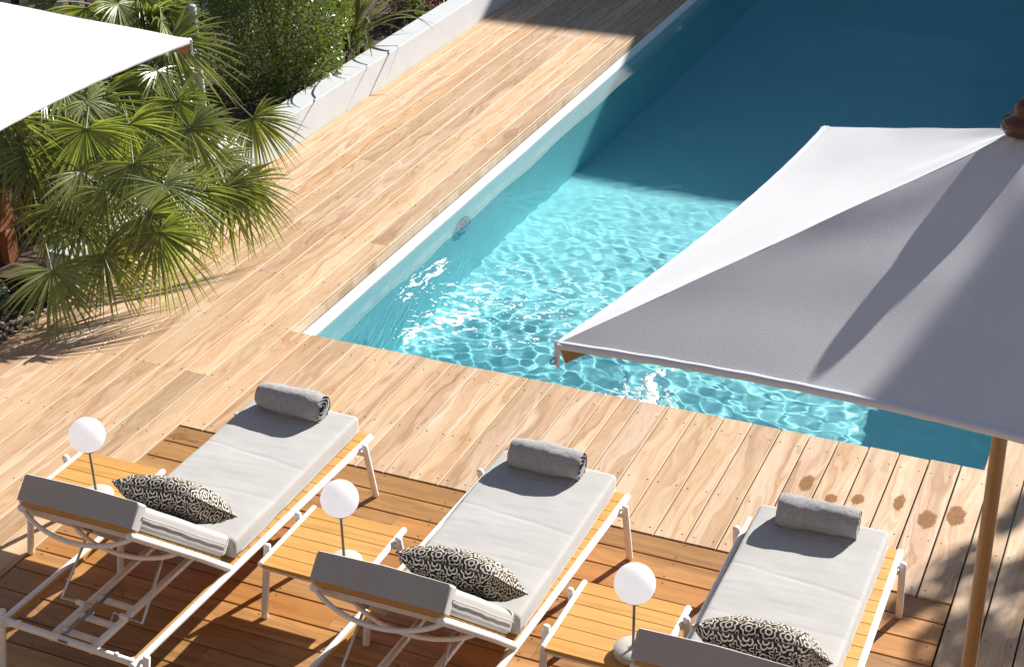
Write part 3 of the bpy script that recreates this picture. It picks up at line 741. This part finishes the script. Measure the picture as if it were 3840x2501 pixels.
# ------------------------------------------------------------------ parasols
def parasol(corners, apex, pole_xy, label, shift=0.0, foot=.28):
    t = thing('parasol', label, 'parasol', (*pole_xy, 0), 0, 'white square parasols'); B = Vector((*pole_xy, 0))
    C = [Vector(c)-B for c in corners]; A = Vector(apex)-B
    k = MB(); n = 18
    for q in range(4):
        a, b = C[q], C[(q+1) % 4]; V = []; nrm = (a-A).cross(b-A).normalized()
        if nrm.z < 0: nrm = -nrm
        for i in range(n+1):
            s_ = i/n
            for j in range(n+1):
                u = j/n; e = a.lerp(b, u)
                mid = (a+b)/2; inward = (A-mid); inward.z *= .5
                e = e + inward*.060*(4*u*(1-u))  # rim pulled inwards between the ribs
                p = A.lerp(e, s_) - nrm*(.015*math.sin(math.pi*s_)*4*u*(1-u)) + nrm*.006*noise.noise(Vector((u*4+q*3, s_*4, q)))
                p += nrm*.004*math.sin(u*60)*max(0, s_-.92)*8
                V.append(p)
        F = [(i*(n+1)+j, (i+1)*(n+1)+j, (i+1)*(n+1)+j+1, i*(n+1)+j+1) for i in range(n) for j in range(n)]
        if (V[F[n*3+5][1]]-V[F[n*3+5][0]]).cross(V[F[n*3+5][3]]-V[F[n*3+5][0]]).z < 0: F = [f[::-1] for f in F]
        k.add(V, F, 0, True)
    cv = k.build('canopy', M['canvas'], t, auto=18)
    k = MB()                                                        # rolled hem round the rim
    for q in range(4):
        a, b = C[q], C[(q+1) % 4]; mid = (a+b)/2; inward = (A-mid); inward.z *= .5
        pts = [a.lerp(b, u) + inward*.060*(4*u*(1-u)) + Vector((0, 0, -.008+.0007*math.sin(u*95))) for u in np.linspace(0, 1, 60)]
        k.tube(pts, .0135, 8)
    k.build('hem', M['hem'], cv)
    rv = lambda p: (random.random(), .5, random.random(), 1)
    for q in range(4):
        d_ = (C[q]-A).normalized(); sd = d_.cross(Vector((0,0,1))).normalized(); upv = sd.cross(d_).normalized()
        k = MB(); a0, a1 = A+d_*.12-Vector((0,0,.045)), C[q]-d_*.012-Vector((0,0,.045)); rr = rv(0)
        c_ = (a0+a1)/2; h = (a1-a0)/2; Q = [c_+h*i+sd*.012*j+upv*.028*m for m in (-1,1) for j in (-1,1) for i in (-1,1)]
        k.add(Q, [(0,2,3,1),(4,5,7,6),(0,1,5,4),(1,3,7,5),(3,2,6,7),(2,0,4,6)], 0, False, [((e % 2)*1.5, (e//2)*.03) for e in range(8)], rr)
        rb = k.build('rib', M['pole'], t)
        k = MB(); e0 = C[q]+d_*.004; k.obox(e0+Vector((0,0,-.036)), d_*.003, sd*.017, Vector((0,0,.040))); k.build('corner_pocket', M['hem'], rb)
        k = MB(); ring = [e0+d_*.012+Vector((0,0,-.055))+d_*.010*math.cos(a)+Vector((0,0,.010*math.sin(a))) for a in np.linspace(0, 2*math.pi, 13)]
        k.tube(ring, .0024, 6, cap='flat'); k.build('hook', M['greysteel'], rb)
    k = MB(); m = 20; rings = []; uv = []
    for i, z in enumerate(np.linspace(.05, A.z-.02, 12)):
        f_ = z/A.z
        rings.append([(shift+A.x*f_*.6+.027*math.cos(2*math.pi*j/m), A.y*f_+.027*math.sin(2*math.pi*j/m), z) for j in range(m)])
        uv += [(z, 2*.034*math.pi*abs(j/m-.5)) for j in range(m)]
    o_ = len(k.v); k.loft(rings[::-1], 0, True, True, uv[::-1]); k.c = [(.5, .5, .3, 1)]*len(k.f); k.build('pole', M['pole'], t)
    k = MB(); k.lathe([(.002, 0), (foot, 0), (foot, .04), (.06, .055), (.05, .16), (.002, .16)], (shift, 0, 0), n=32); k.build('base', M['greysteel'], t)
    k = MB(); k.lathe([(.004, -.02), (.062, -.012), (.073, .003), (.074, .019), (.066, .034), (.047, .043), (.043, .052), (.042, .062), (.040, .074), (.031, .090), (.018, .101), (.001, .105)], tuple(A), 36); k.build('finial', M['finial'], t)
    return t
c1, c2 = Vector((-1.604, 3.963, 2.30)), Vector((-1.300, 6.037, 2.30)); e1 = Vector((2.095, 0, 0))
cen = (c1+c2+e1)/2
parasol([c1, Vector((.491, 3.80, 2.30)), c2+e1, c2], (-.447, 4.972, 2.785), (cen.x, cen.y), 'large parasol over the pool corner at the right, half of it in grey shade', .036)
T = Vector((-4.318, 6.090, 2.30)); a = 2.09
parasol([T-Vector((a,a,0)), T-Vector((0,a,0)), T, T-Vector((a,0,0))], (T.x-a/2, T.y-a/2, 2.80), (T.x-a/2, T.y-a/2), 'bright white parasol corner over the palms at the top left', 0, .13)

# ------------------------------------------------------------------ plants
def fan_frond(base, hub, aim, rad, seed, n=34, droop=.35, spread=118, parent=None, dry=False, face=None):
    """petiole + pleated fan of leaflets; aim = direction of the middle leaflet"""
    q = random.Random(seed); k = MB(); base, hub = Vector(base), Vector(hub); A = Vector(aim).normalized()
    fc = Vector(face) if face is not None else Vector((.5, -.6, .4))
    fc = fc.normalized() + Vector((q.gauss(0, .28), q.gauss(0, .28), q.gauss(0, .2)))
    N = (fc - A*fc.dot(A)).normalized(); side = A.cross(N).normalized()
    mid = (base+hub)/2 + Vector((0,0,.10*(hub-base).length))
    pts = [base.lerp(mid, t).lerp(mid.lerp(hub, t), t) for t in np.linspace(0, 1, 8)]
    k.tube(pts, [.008-.0035*t for t in np.linspace(0, 1, 8)], 6, 1)
    for i in range(n):
        ph = (i/(n-1)*2-1)*spread + q.gauss(0, 1.5); a = R(ph)
        d0 = A*math.cos(a) + side*math.sin(a) + N*(.10+q.gauss(0, .05))
        d0.normalize(); L = rad*(1-.28*(abs(ph)/spread)**2)*q.uniform(.90, 1.06); wmax = rad*.027*q.uniform(.85, 1.15)
        perp = (-A*math.sin(a) + side*math.cos(a)).normalized(); fold = N
        seg = 7; V = []; dr = droop*q.uniform(.7, 1.3); tw = q.gauss(0, .25)
        for s_ in range(seg+1):
            t = s_/seg; p = hub + d0*L*t + Vector((0,0,-1))*dr*L*t**2.3*.6 + perp*tw*.10*L*t*t
            wd = wmax*(min(1, t*2.6)+.05)*(1-max(0, t-.35)/.65)**.8 + .0006
            V += [p-perp*wd*.8+fold*wd*.35, p, p+perp*wd*.8+fold*wd*.35]
        F = []
        for s_ in range(seg):
            b = 3*s_; F += [(b, b+3, b+4, b+1), (b+1, b+4, b+5, b+2)]
        k.add(V, F, 0, False)
    o = k.build('frond', [M['dry'] if dry else M['palm'], M['petiole']], parent)
    if dry: o['label'] = 'dry brown palm frond'
    return o
def palm(base, crown, hubs, extra, label, seed):
    B = Vector(base); t = thing('fan_palm', label, 'palm', B, 0, 'fan palms in the planter'); q = random.Random(seed)
    cr = Vector(crown)-B
    k = MB(); rings = []
    for i in range(26):
        f_ = i/25; r = .085+.03*f_*(1-f_)*2 + (.018 if i % 2 else 0); c = cr*f_
        rings.append([(c.x+r*(1+.14*noise.noise(Vector((j, i*.7, seed))))*math.cos(2*math.pi*j/14), c.y+r*(1+.14*noise.noise(Vector((j, i*.7, seed+5))))*math.sin(2*math.pi*j/14), c.z) for j in range(14)])
    k.loft(rings[::-1], 0, False)
    for i in range(90):                                              # old leaf bases and fibres
        f_ = q.uniform(.05, 1); a = q.uniform(0, 6.28); c = cr*f_ + Vector((math.cos(a), math.sin(a), 0))*.09
        k.tube([c, c+Vector((math.cos(a)*.05, math.sin(a)*.05, q.uniform(.02, .08)))], [.012, .005], 5, 0, 'flat')
    k.build('trunk', M['trunk'], t)
    for i, (u, v, z, du, dv_, rad) in enumerate(hubs):
        h = at(u, v, z) - B; rad *= 1.10
        hx = Vector((h.x-cr.x, h.y-cr.y, 0)); hx = hx.normalized() if hx.length > .05 else Vector((1, 0, 0))
        aimp = hx*q.uniform(.10, .40) + rgt*(du/90)*.75 + Vector((0, 0, -.85 if dv_ > 0 else .5)) + Vector((.10, -.06, 0))
        fan_frond(cr + Vector((q.gauss(0, .03), q.gauss(0, .03), q.uniform(-.05, .08))), h, aimp, rad, seed*100+i, q.randint(38, 46), q.uniform(.30, .60), q.uniform(105, 132), t, False, hx*.5+Vector((.55, -.55, .35)))
    for i in range(extra):
        a = q.uniform(-1.9, 1.7); el = q.uniform(.0, 1.25); L = q.uniform(.40, .62)
        h = cr + Vector((math.cos(a)*math.cos(el), math.sin(a)*math.cos(el), math.sin(el)))*L
        aimp = Vector((math.cos(a), math.sin(a), q.uniform(-3.2, -1.1)))
        fan_frond(cr + Vector((0,0,.05)), h, aimp, q.uniform(.36, .46), seed*100+50+i, q.randint(34, 42), q.uniform(.35, .7), q.uniform(100, 128), t, False, (math.cos(a)+.3, math.sin(a)-.3, .55))
    for i in range(3):
        a = q.uniform(-1.8, 1.2); h = cr*.8 + Vector((math.cos(a)*.30, math.sin(a)*.30, -.12))
        fan_frond(cr*.9, h, Vector((math.cos(a)*.3, math.sin(a)*.3, -1)), .32, seed*100+90+i, 22, .3, 60, t, True)
    return t
palm((-7.00, 7.95, .12), (-6.95, 7.80, .78), [
    (88, 355, .85, -10, 90, .40), (140, 482, .62, 10, 90, .38), (120, 628, .40, -10, 90, .40), (245, 440, .70, 10, 80, .38), (240, 590, .36, 50, 70, .38),
    (18, 330, .95, -30, 60, .36), (340, 500, .58, 40, 60, .38), (190, 400, .80, 0, 90, .40), (190, 520, .50, 20, 90, .38)], 9, 'fan palm nearest the rust brown post, fronds over the end of the wall', 1)
palm((-7.15, 9.05, .12), (-7.05, 8.95, .92), [
    (252, 200, 1.02, 10, 100, .42), (310, 382, .82, 30, 80, .40), (368, 540, .50, 40, 80, .40), (500, 372, .62, 40, 80, .40), (565, 425, .50, 30, 80, .36), (395, 100, 1.15, 60, 110, .50), (440, 300, .85, 50, 70, .40), (300, 290, .95, 20, 90, .42), (380, 430, .70, 40, 80, .40), (520, 440, .50, 40, 80, .38), (200, 300, 1.0, -20, 90, .40), (430, 450, .58, 40, 80, .40)], 12, 'fan palm in the middle, fronds hanging over the wall on to the boards', 2)
palm((-7.50, 9.75, .12), (-7.46, 9.70, 1.02), [
    (588, 275, .62, 60, 60, .36), (385, 25, 1.30, 30, 40, .31), (345, 40, 1.25, 10, -60, .34), (270, 10, 1.35, 10, -40, .36), (455, 285, .80, 60, 60, .31), (130, 5, 1.35, -40, -10, .36), (330, -10, 1.4, 40, 30, .40), (200, 20, 1.35, 10, 40, .40), (365, 165, 1.05, 0, 80, .30), (410, 235, .95, 40, 80, .34)], 0, 'fan palm farthest back, with fronds reaching past the white parasol corner', 3)

def leaf_cloud(mb, fn, n, size, seed, asp=.5, shapes=1):
    q = random.Random(seed)
    for i in range(n):
        p, nrm = fn(q); s_ = size*q.uniform(.6, 1.25)
        d_ = (nrm*.6 + Vector((q.gauss(0, .7), q.gauss(0, .7), q.gauss(0, .7)))).normalized()
        a = d_.cross(Vector((q.gauss(0, 1), q.gauss(0, 1), q.gauss(0, 1)))).normalized(); b = d_.cross(a)
        mb.add([p-a*s_*.5, p+b*s_*asp*.5+d_*s_*.08, p+a*s_*.5, p-b*s_*asp*.5+d_*s_*.08], [(0,1,2), (0,2,3)], 0)
def crown_fn(c, rx, ry, h, z0, seed, taper=.35):
    def fn(q):
        while True:
            f_ = q.random()**.9; a = q.uniform(0, 6.28); rr = (q.random())**.28
            prof = math.sin(math.pi*min(1, .16+f_*.80))**.6*(1-taper*f_)
            lump = 1 + .30*noise.noise(Vector((math.cos(a)*1.7, math.sin(a)*1.7, f_*4+seed))) + .14*noise.noise(Vector((math.cos(a)*5, math.sin(a)*5, f_*11+seed)))
            hole = noise.noise(Vector((math.cos(a)*3.1*rr+seed, math.sin(a)*3.1*rr, f_*7)))
            if hole < -.30 and rr > .75: continue
            r = rr*prof*lump
            return Vector((c[0]+rx*r*math.cos(a), c[1]+ry*r*math.sin(a), z0+h*f_)), Vector((math.cos(a), math.sin(a), .5))
    return fn
def shrub(name, base, rx, ry, h, n, size, m, label, seed, cat='shrub', asp=.55, group=None, taper=.35):
    t = thing(name, label, cat, base, 0, group); k = MB(); leaf_cloud(k, crown_fn((0,0), rx, ry, h, .05, seed, taper), n, size, seed, asp); k.build('foliage', m, t)
    k = MB(); q = random.Random(seed)
    for i in range(7):
        a = q.uniform(0, 6.28); e = Vector((math.cos(a)*rx*.5, math.sin(a)*ry*.5, h*q.uniform(.55, .9)))
        k.tube([(0,0,-.03), e*.5+Vector((0,0,h*.08)), e], [.014, .009, .003], 6)
    k.build('stem', M['bark'], t); return t
shrub('glossy_shrub', (-6.90, 10.98, .13), .64, .80, 1.62, 42000, .030, M['bush'], 'tall dense shrub of small glossy green leaves behind the white wall', 5)
shrub('low_shrub', (-6.66, 10.62, .13), .13, .18, .20, 700, .022, M['bush'], 'low tuft of glossy leaves spilling on to the wall at the tall shrub foot', 8)
shrub('low_shrub', (-6.62, 11.80, .13), .12, .20, .26, 700, .022, M['bush'], 'low leafy tuft on the wall between tall shrub and flax', 18)
shrub('red_shrub', (-6.80, 13.25, .13), .30, .42, .48, 2600, .036, M['red'], 'dark red leaved shrub behind the far part of the wall', 6)
shrub('low_shrub', (-6.68, 13.62, .13), .16, .22, .42, 900, .030, M['bush'], 'bright green shrub just right of the red leaved one', 12)
shrub('low_shrub', (-6.70, 12.95, .13), .20, .20, .25, 700, .026, M['bush'], 'green ground shrub below the red leaved one', 13)
shrub('garden_plant', (-6.72, 6.98, -.03), .20, .20, .24, 800, .030, M['grey_green'], 'low grey green plant in the gravel beside the rust brown post', 14, 'plant', .35)
shrub('garden_plant', (-6.95, 6.72, -.03), .15, .15, .18, 400, .028, M['grey_green'], 'small grey green plant in the gravel at the left edge', 15, 'plant', .35)
def flax(base, blades, label, seed):
    t = thing('flax', label, 'flax plant', base, 0, 'flax clumps along the wall'); q = random.Random(seed)
    for ang, el, L, w_ in blades:
        k = MB(); V = []; seg = 12; a = R(ang); d_ = Vector((math.cos(a)*math.cos(R(el)), math.sin(a)*math.cos(R(el)), math.sin(R(el)))); perp = Vector((-math.sin(a), math.cos(a), 0))
        p = Vector((q.gauss(0, .03), q.gauss(0, .03), 0)); dirn = d_.copy(); tw = q.gauss(0, .3)
        for s_ in range(seg+1):
            f_ = s_/seg; wd = w_*(.75+.5*f_ if f_ < .35 else .925*(1-((f_-.35)/.65)**1.7))+.0008
            pp = (perp + dirn.cross(perp)*tw*f_).normalized()
            V += [p-pp*wd+Vector((0,0,wd*.35)), p.copy(), p+pp*wd+Vector((0,0,wd*.35))]
            p = p + dirn*L/seg; dirn = (dirn + Vector((0,0,-1))*(.055+.16*f_)*q.uniform(.8, 1.2)).normalized()
        F = []
        for s_ in range(seg): b = 3*s_; F += [(b, b+3, b+4, b+1), (b+1, b+4, b+5, b+2)]
        k.add(V, F, 0, True); k.build('blade', M['flax'], t)
    return t
q = random.Random(21)
flax((-6.92, 12.20, .15), [(q.uniform(-85, 50), q.uniform(38, 82), q.uniform(.75, 1.2), q.uniform(.017, .028)) for i in range(32)] + [(q.uniform(60, 290), q.uniform(45, 85), q.uniform(.5, .8), q.uniform(.014, .024)) for i in range(16)], 'arching flax with long strap leaves falling over the wall', 31)
flax((-6.68, 10.95, .15), [(-40, 50, .72, .012), (-12, 48, .78, .011), (-60, 40, .55, .012), (-25, 60, .65, .010), (20, 55, .6, .010)], 'few thin flax blades growing out of the tall shrub foot', 32)
# leaf litter on the soil
lt = MB(); leaf_cloud(lt, lambda q: (Vector((q.uniform(-7.6, -6.56), q.uniform(7.6, 14), .165)), Vector((0,0,1))), 2200, .035, 44, .45); lt.build('leaf_litter', M['trunk'], props=STUFF)

# fence, cap boards and pipe behind the palms
fx = -8.35; t = thing('slat_fence', 'dark charcoal fence of upright slats behind the palms and shrub', 'fence', (fx, 12, 0))
k = MB()
for i in range(46):
    y = -5 + .20*i; k.box((-.012, y, -.1), (.012, y+.10, 1.30))
k.build('slats', M['fence'], t)
k = MB(); k.box((-.035, -5, .25), (-.014, 4.3, .33)); k.box((-.035, -5, 1.05), (-.014, 4.3, 1.13)); k.build('rail', M['fence'], t)
k = MB(); k.box((-.06, -5, 1.302), (.07, 4.3, 1.335)); k.build('cap_board', M['cap'], t)
k = MB(); k.tube([(0, 0, -.1), (0, 0, 1.22)], .030, 16); o = k.build('pipe', M['pipe']); P = at(457, 118, 1.0); o.location = (P.x, P.y, .1); tag(o, 'pale blue grey upright pipe beside the white parasol corner', 'pipe')
# rust brown post at the left edge
t = thing('rusty_post', 'rust brown square post at the left edge beside the wall end', 'post', (-6.92, 7.36, 0))
k = MB(); k.box((-.13, -.05, .36), (.09, .13, .66), 0, .006); k.build('post_head', M['rust'], t)
k = MB(); k.box((-.11, -.02, -.06), (.04, .11, .358), 0, .006); k.build('post_shaft', M['rust'], t)
k = MB(); k.box((.042, .00, -.06), (.105, .10, .357), 0, .006); k.build('side_panel', M['rust'], t)

# ------------------------------------------------------------------ the house beyond the pool and the tree on the right, whose shadows fall into the view
hy = 26.0; sl = math.tan(R(SUN_EL))/math.cos(R(SUN_AZ)); hh = (hy-13.675)*sl
t = thing('house', 'house beyond the far end of the pool, facade darkened for the water reflection', 'house', (-1, hy, 0))
k = MB(); k.box((-16, .0, -.3), (17, 7, hh-.12)); hw = k.build('wall', M['facade'], t)
k = MB(); k.box((-16.2, -.0015, hh-.118), (17.2, 7.2, hh)); k.build('roof', M['roof'], t)
for i in range(8):
    for j in range(2):
        x = -14 + 3.7*i; z = 1.0 + 2.9*j
        k = MB(); k.box((x, -.05, z), (x+1.3, -.003, z+1.6)); wf = k.build('window', M['facade'], t)
        k = MB(); k.box((x+.08, -.062, z+.08), (x+1.22, -.052, z+1.52)); k.build('pane', M['glass'], wf)
t = thing('house', 'unseen brown walled house added behind the viewpoint to bounce warm light on the loungers', 'house', (-2, -1.4, 0))
k = MB(); k.box((-14, -6, -.3), (16, 0, 8.2)); hw = k.build('wall', M['bouncewall'], t)  # unseen wall added so sunlight bounces warmly on to the shaded cushion ends
k = MB(); k.box((-14.3, -6.3, 8.203), (16.3, .35, 8.5)); k.build('roof', M['roof'], t)
for i in range(6):
    x = -12 + 4.4*i
    k = MB(); k.box((x, .003, .1), (x+1.5, .06, 2.3)); wf = k.build('door', M['cap'], t)
    k = MB(); k.box((x+.1, .063, .2), (x+1.4, .075, 2.2)); k.build('pane', M['glass'], wf)
t = thing('garden_tree', 'tall loose leaved tree right of the pool', 'tree', (3.35, 12.2, 0))
k = MB(); k.tube([(0,0,-.3), (.05,.05,1.6), (-.05,.1,3.2), (.1,0,5.2)], [.16, .13, .10, .05], 12)
qq = random.Random(2)
for i in range(16):
    a = qq.uniform(0, 6.28); z = qq.uniform(2.6, 5.0); e = Vector((math.cos(a)*qq.uniform(.8, 1.6), math.sin(a)*qq.uniform(.8, 1.6), z+qq.uniform(.3, 1.6)))
    k.tube([(0, 0, z-.4), (e.x*.5, e.y*.5, z+.2), tuple(e)], [.05, .03, .01], 7)
k.build('trunk', M['bark'], t)
k = MB(); TB = Vector((3.35, 12.2, 0)); clumps = []
def clump_over(px_, py_, pz_, t_, r): clumps.append((Vector((px_, py_, pz_)) + SDIR*t_ - TB, r))
SDIR = Vector((math.sin(R(SUN_AZ))*math.cos(R(SUN_EL)), math.cos(R(SUN_AZ))*math.cos(R(SUN_EL)), math.sin(R(SUN_EL))))
for c_ in ((-.31, 4.24, 2.43, 8.2, .25), (.02, 4.10, 2.38, 8.6, .32), (.26, 4.15, 2.40, 8.3, .38)): clump_over(*c_)
ND = len(clumps)
for c_ in ((-.62, 6.50, 0, 7.2, .15), (-.33, 6.48, 0, 7.6, .17), (-.53, 6.02, 0, 7.0, .14), (-.36, 5.93, 0, 7.4, .13), (-.36, 7.26, 0, 7.0, .07), (-.44, 7.02, 0, 7.5, .05), (-.2, 6.15, 0, 7.4, .17), (-.78, 6.16, 0, 7.0, .06), (-.56, 5.58, 0, 7.2, .13), (-.15, 6.9, 0, 7.2, .16), (-.1, 7.6, 0, 7.4, .18), (-.3, 5.3, 0, 7.3, .2), (.1, 6.4, 0, 7.3, .25), (.2, 5.7, 0, 7.0, .3), (-.62, 5.15, 0, 7.2, .15), (-.05, 8.3, 0, 7.2, .2)): clump_over(*c_)
while len(clumps) < 75:
    c = Vector((qq.gauss(0, .95), qq.gauss(0, .9), qq.uniform(3.0, 7.2))); w_ = c + TB
    sx, sx2 = w_.x - SDIR.x/SDIR.z*w_.z, w_.x - SDIR.x/SDIR.z*(w_.z-2.5)
    if sx2 > 1.3 and (sx > .35 or w_.y - SDIR.y/SDIR.z*w_.z < 2.2): clumps.append((c, qq.uniform(.3, .6)))
def tf(q):
    c, r = q.choice(clumps if q.random() < .66 else clumps[:ND]); v = Vector((q.gauss(0, 1), q.gauss(0, 1), q.gauss(0, 1))).normalized(); return c+v*r*q.random()**.4, v
leaf_cloud(k, tf, 13500, .095, 77, .55); k.build('crown', M['tree'], t)

# ------------------------------------------------------------------ light, sky, camera
W = bpy.data.worlds.new('World'); sc.world = W; W.use_nodes = True; nt = W.node_tree
sk = nt.nodes.new('ShaderNodeTexSky'); sk.sky_type = 'NISHITA'; sk.sun_disc = False; sk.sun_elevation = R(SUN_EL); sk.sun_rotation = R(SUN_AZ)
nt.links.new(sk.outputs[0], nt.nodes['Background'].inputs[0]); nt.nodes['Background'].inputs[1].default_value = .062
sk.air_density = .75; sk.dust_density = .3
su = bpy.data.lights.new('sun', 'SUN'); su.energy = 5.0; su.angle = R(.5); su.color = (1, .96, .90); su.cycles.is_caustics_light = True
so_ = bpy.data.objects.new('sun', su); COL.objects.link(so_)
sd = Vector((math.sin(R(SUN_AZ))*math.cos(R(SUN_EL)), math.cos(R(SUN_AZ))*math.cos(R(SUN_EL)), math.sin(R(SUN_EL))))
so_.rotation_euler = sd.to_track_quat('Z', 'Y').to_euler(); so_.location = sd*30
cam = bpy.data.cameras.new('camera'); co = bpy.data.objects.new('camera', cam); COL.objects.link(co); sc.camera = co
cam.sensor_width = 36; cam.lens = CF/3840*36; cam.clip_end = 800; cam.clip_start = .1
Mx = Matrix((rgt, -dwn, -fwd)).transposed().to_4x4(); Mx.translation = CAM; co.matrix_world = Mx
sc.view_settings.view_transform = 'Standard'; sc.view_settings.look = 'None'; sc.view_settings.gamma = 1; sc.view_settings.exposure = 1.06
cy = sc.cycles; cy.use_denoising = True; cy.max_bounces = 16; cy.transmission_bounces = 8; cy.transparent_max_bounces = 8
cy.diffuse_bounces = 10; cy.glossy_bounces = 3; cy.sample_clamp_indirect = 6; cy.caustics_refractive = True; cy.caustics_reflective = False
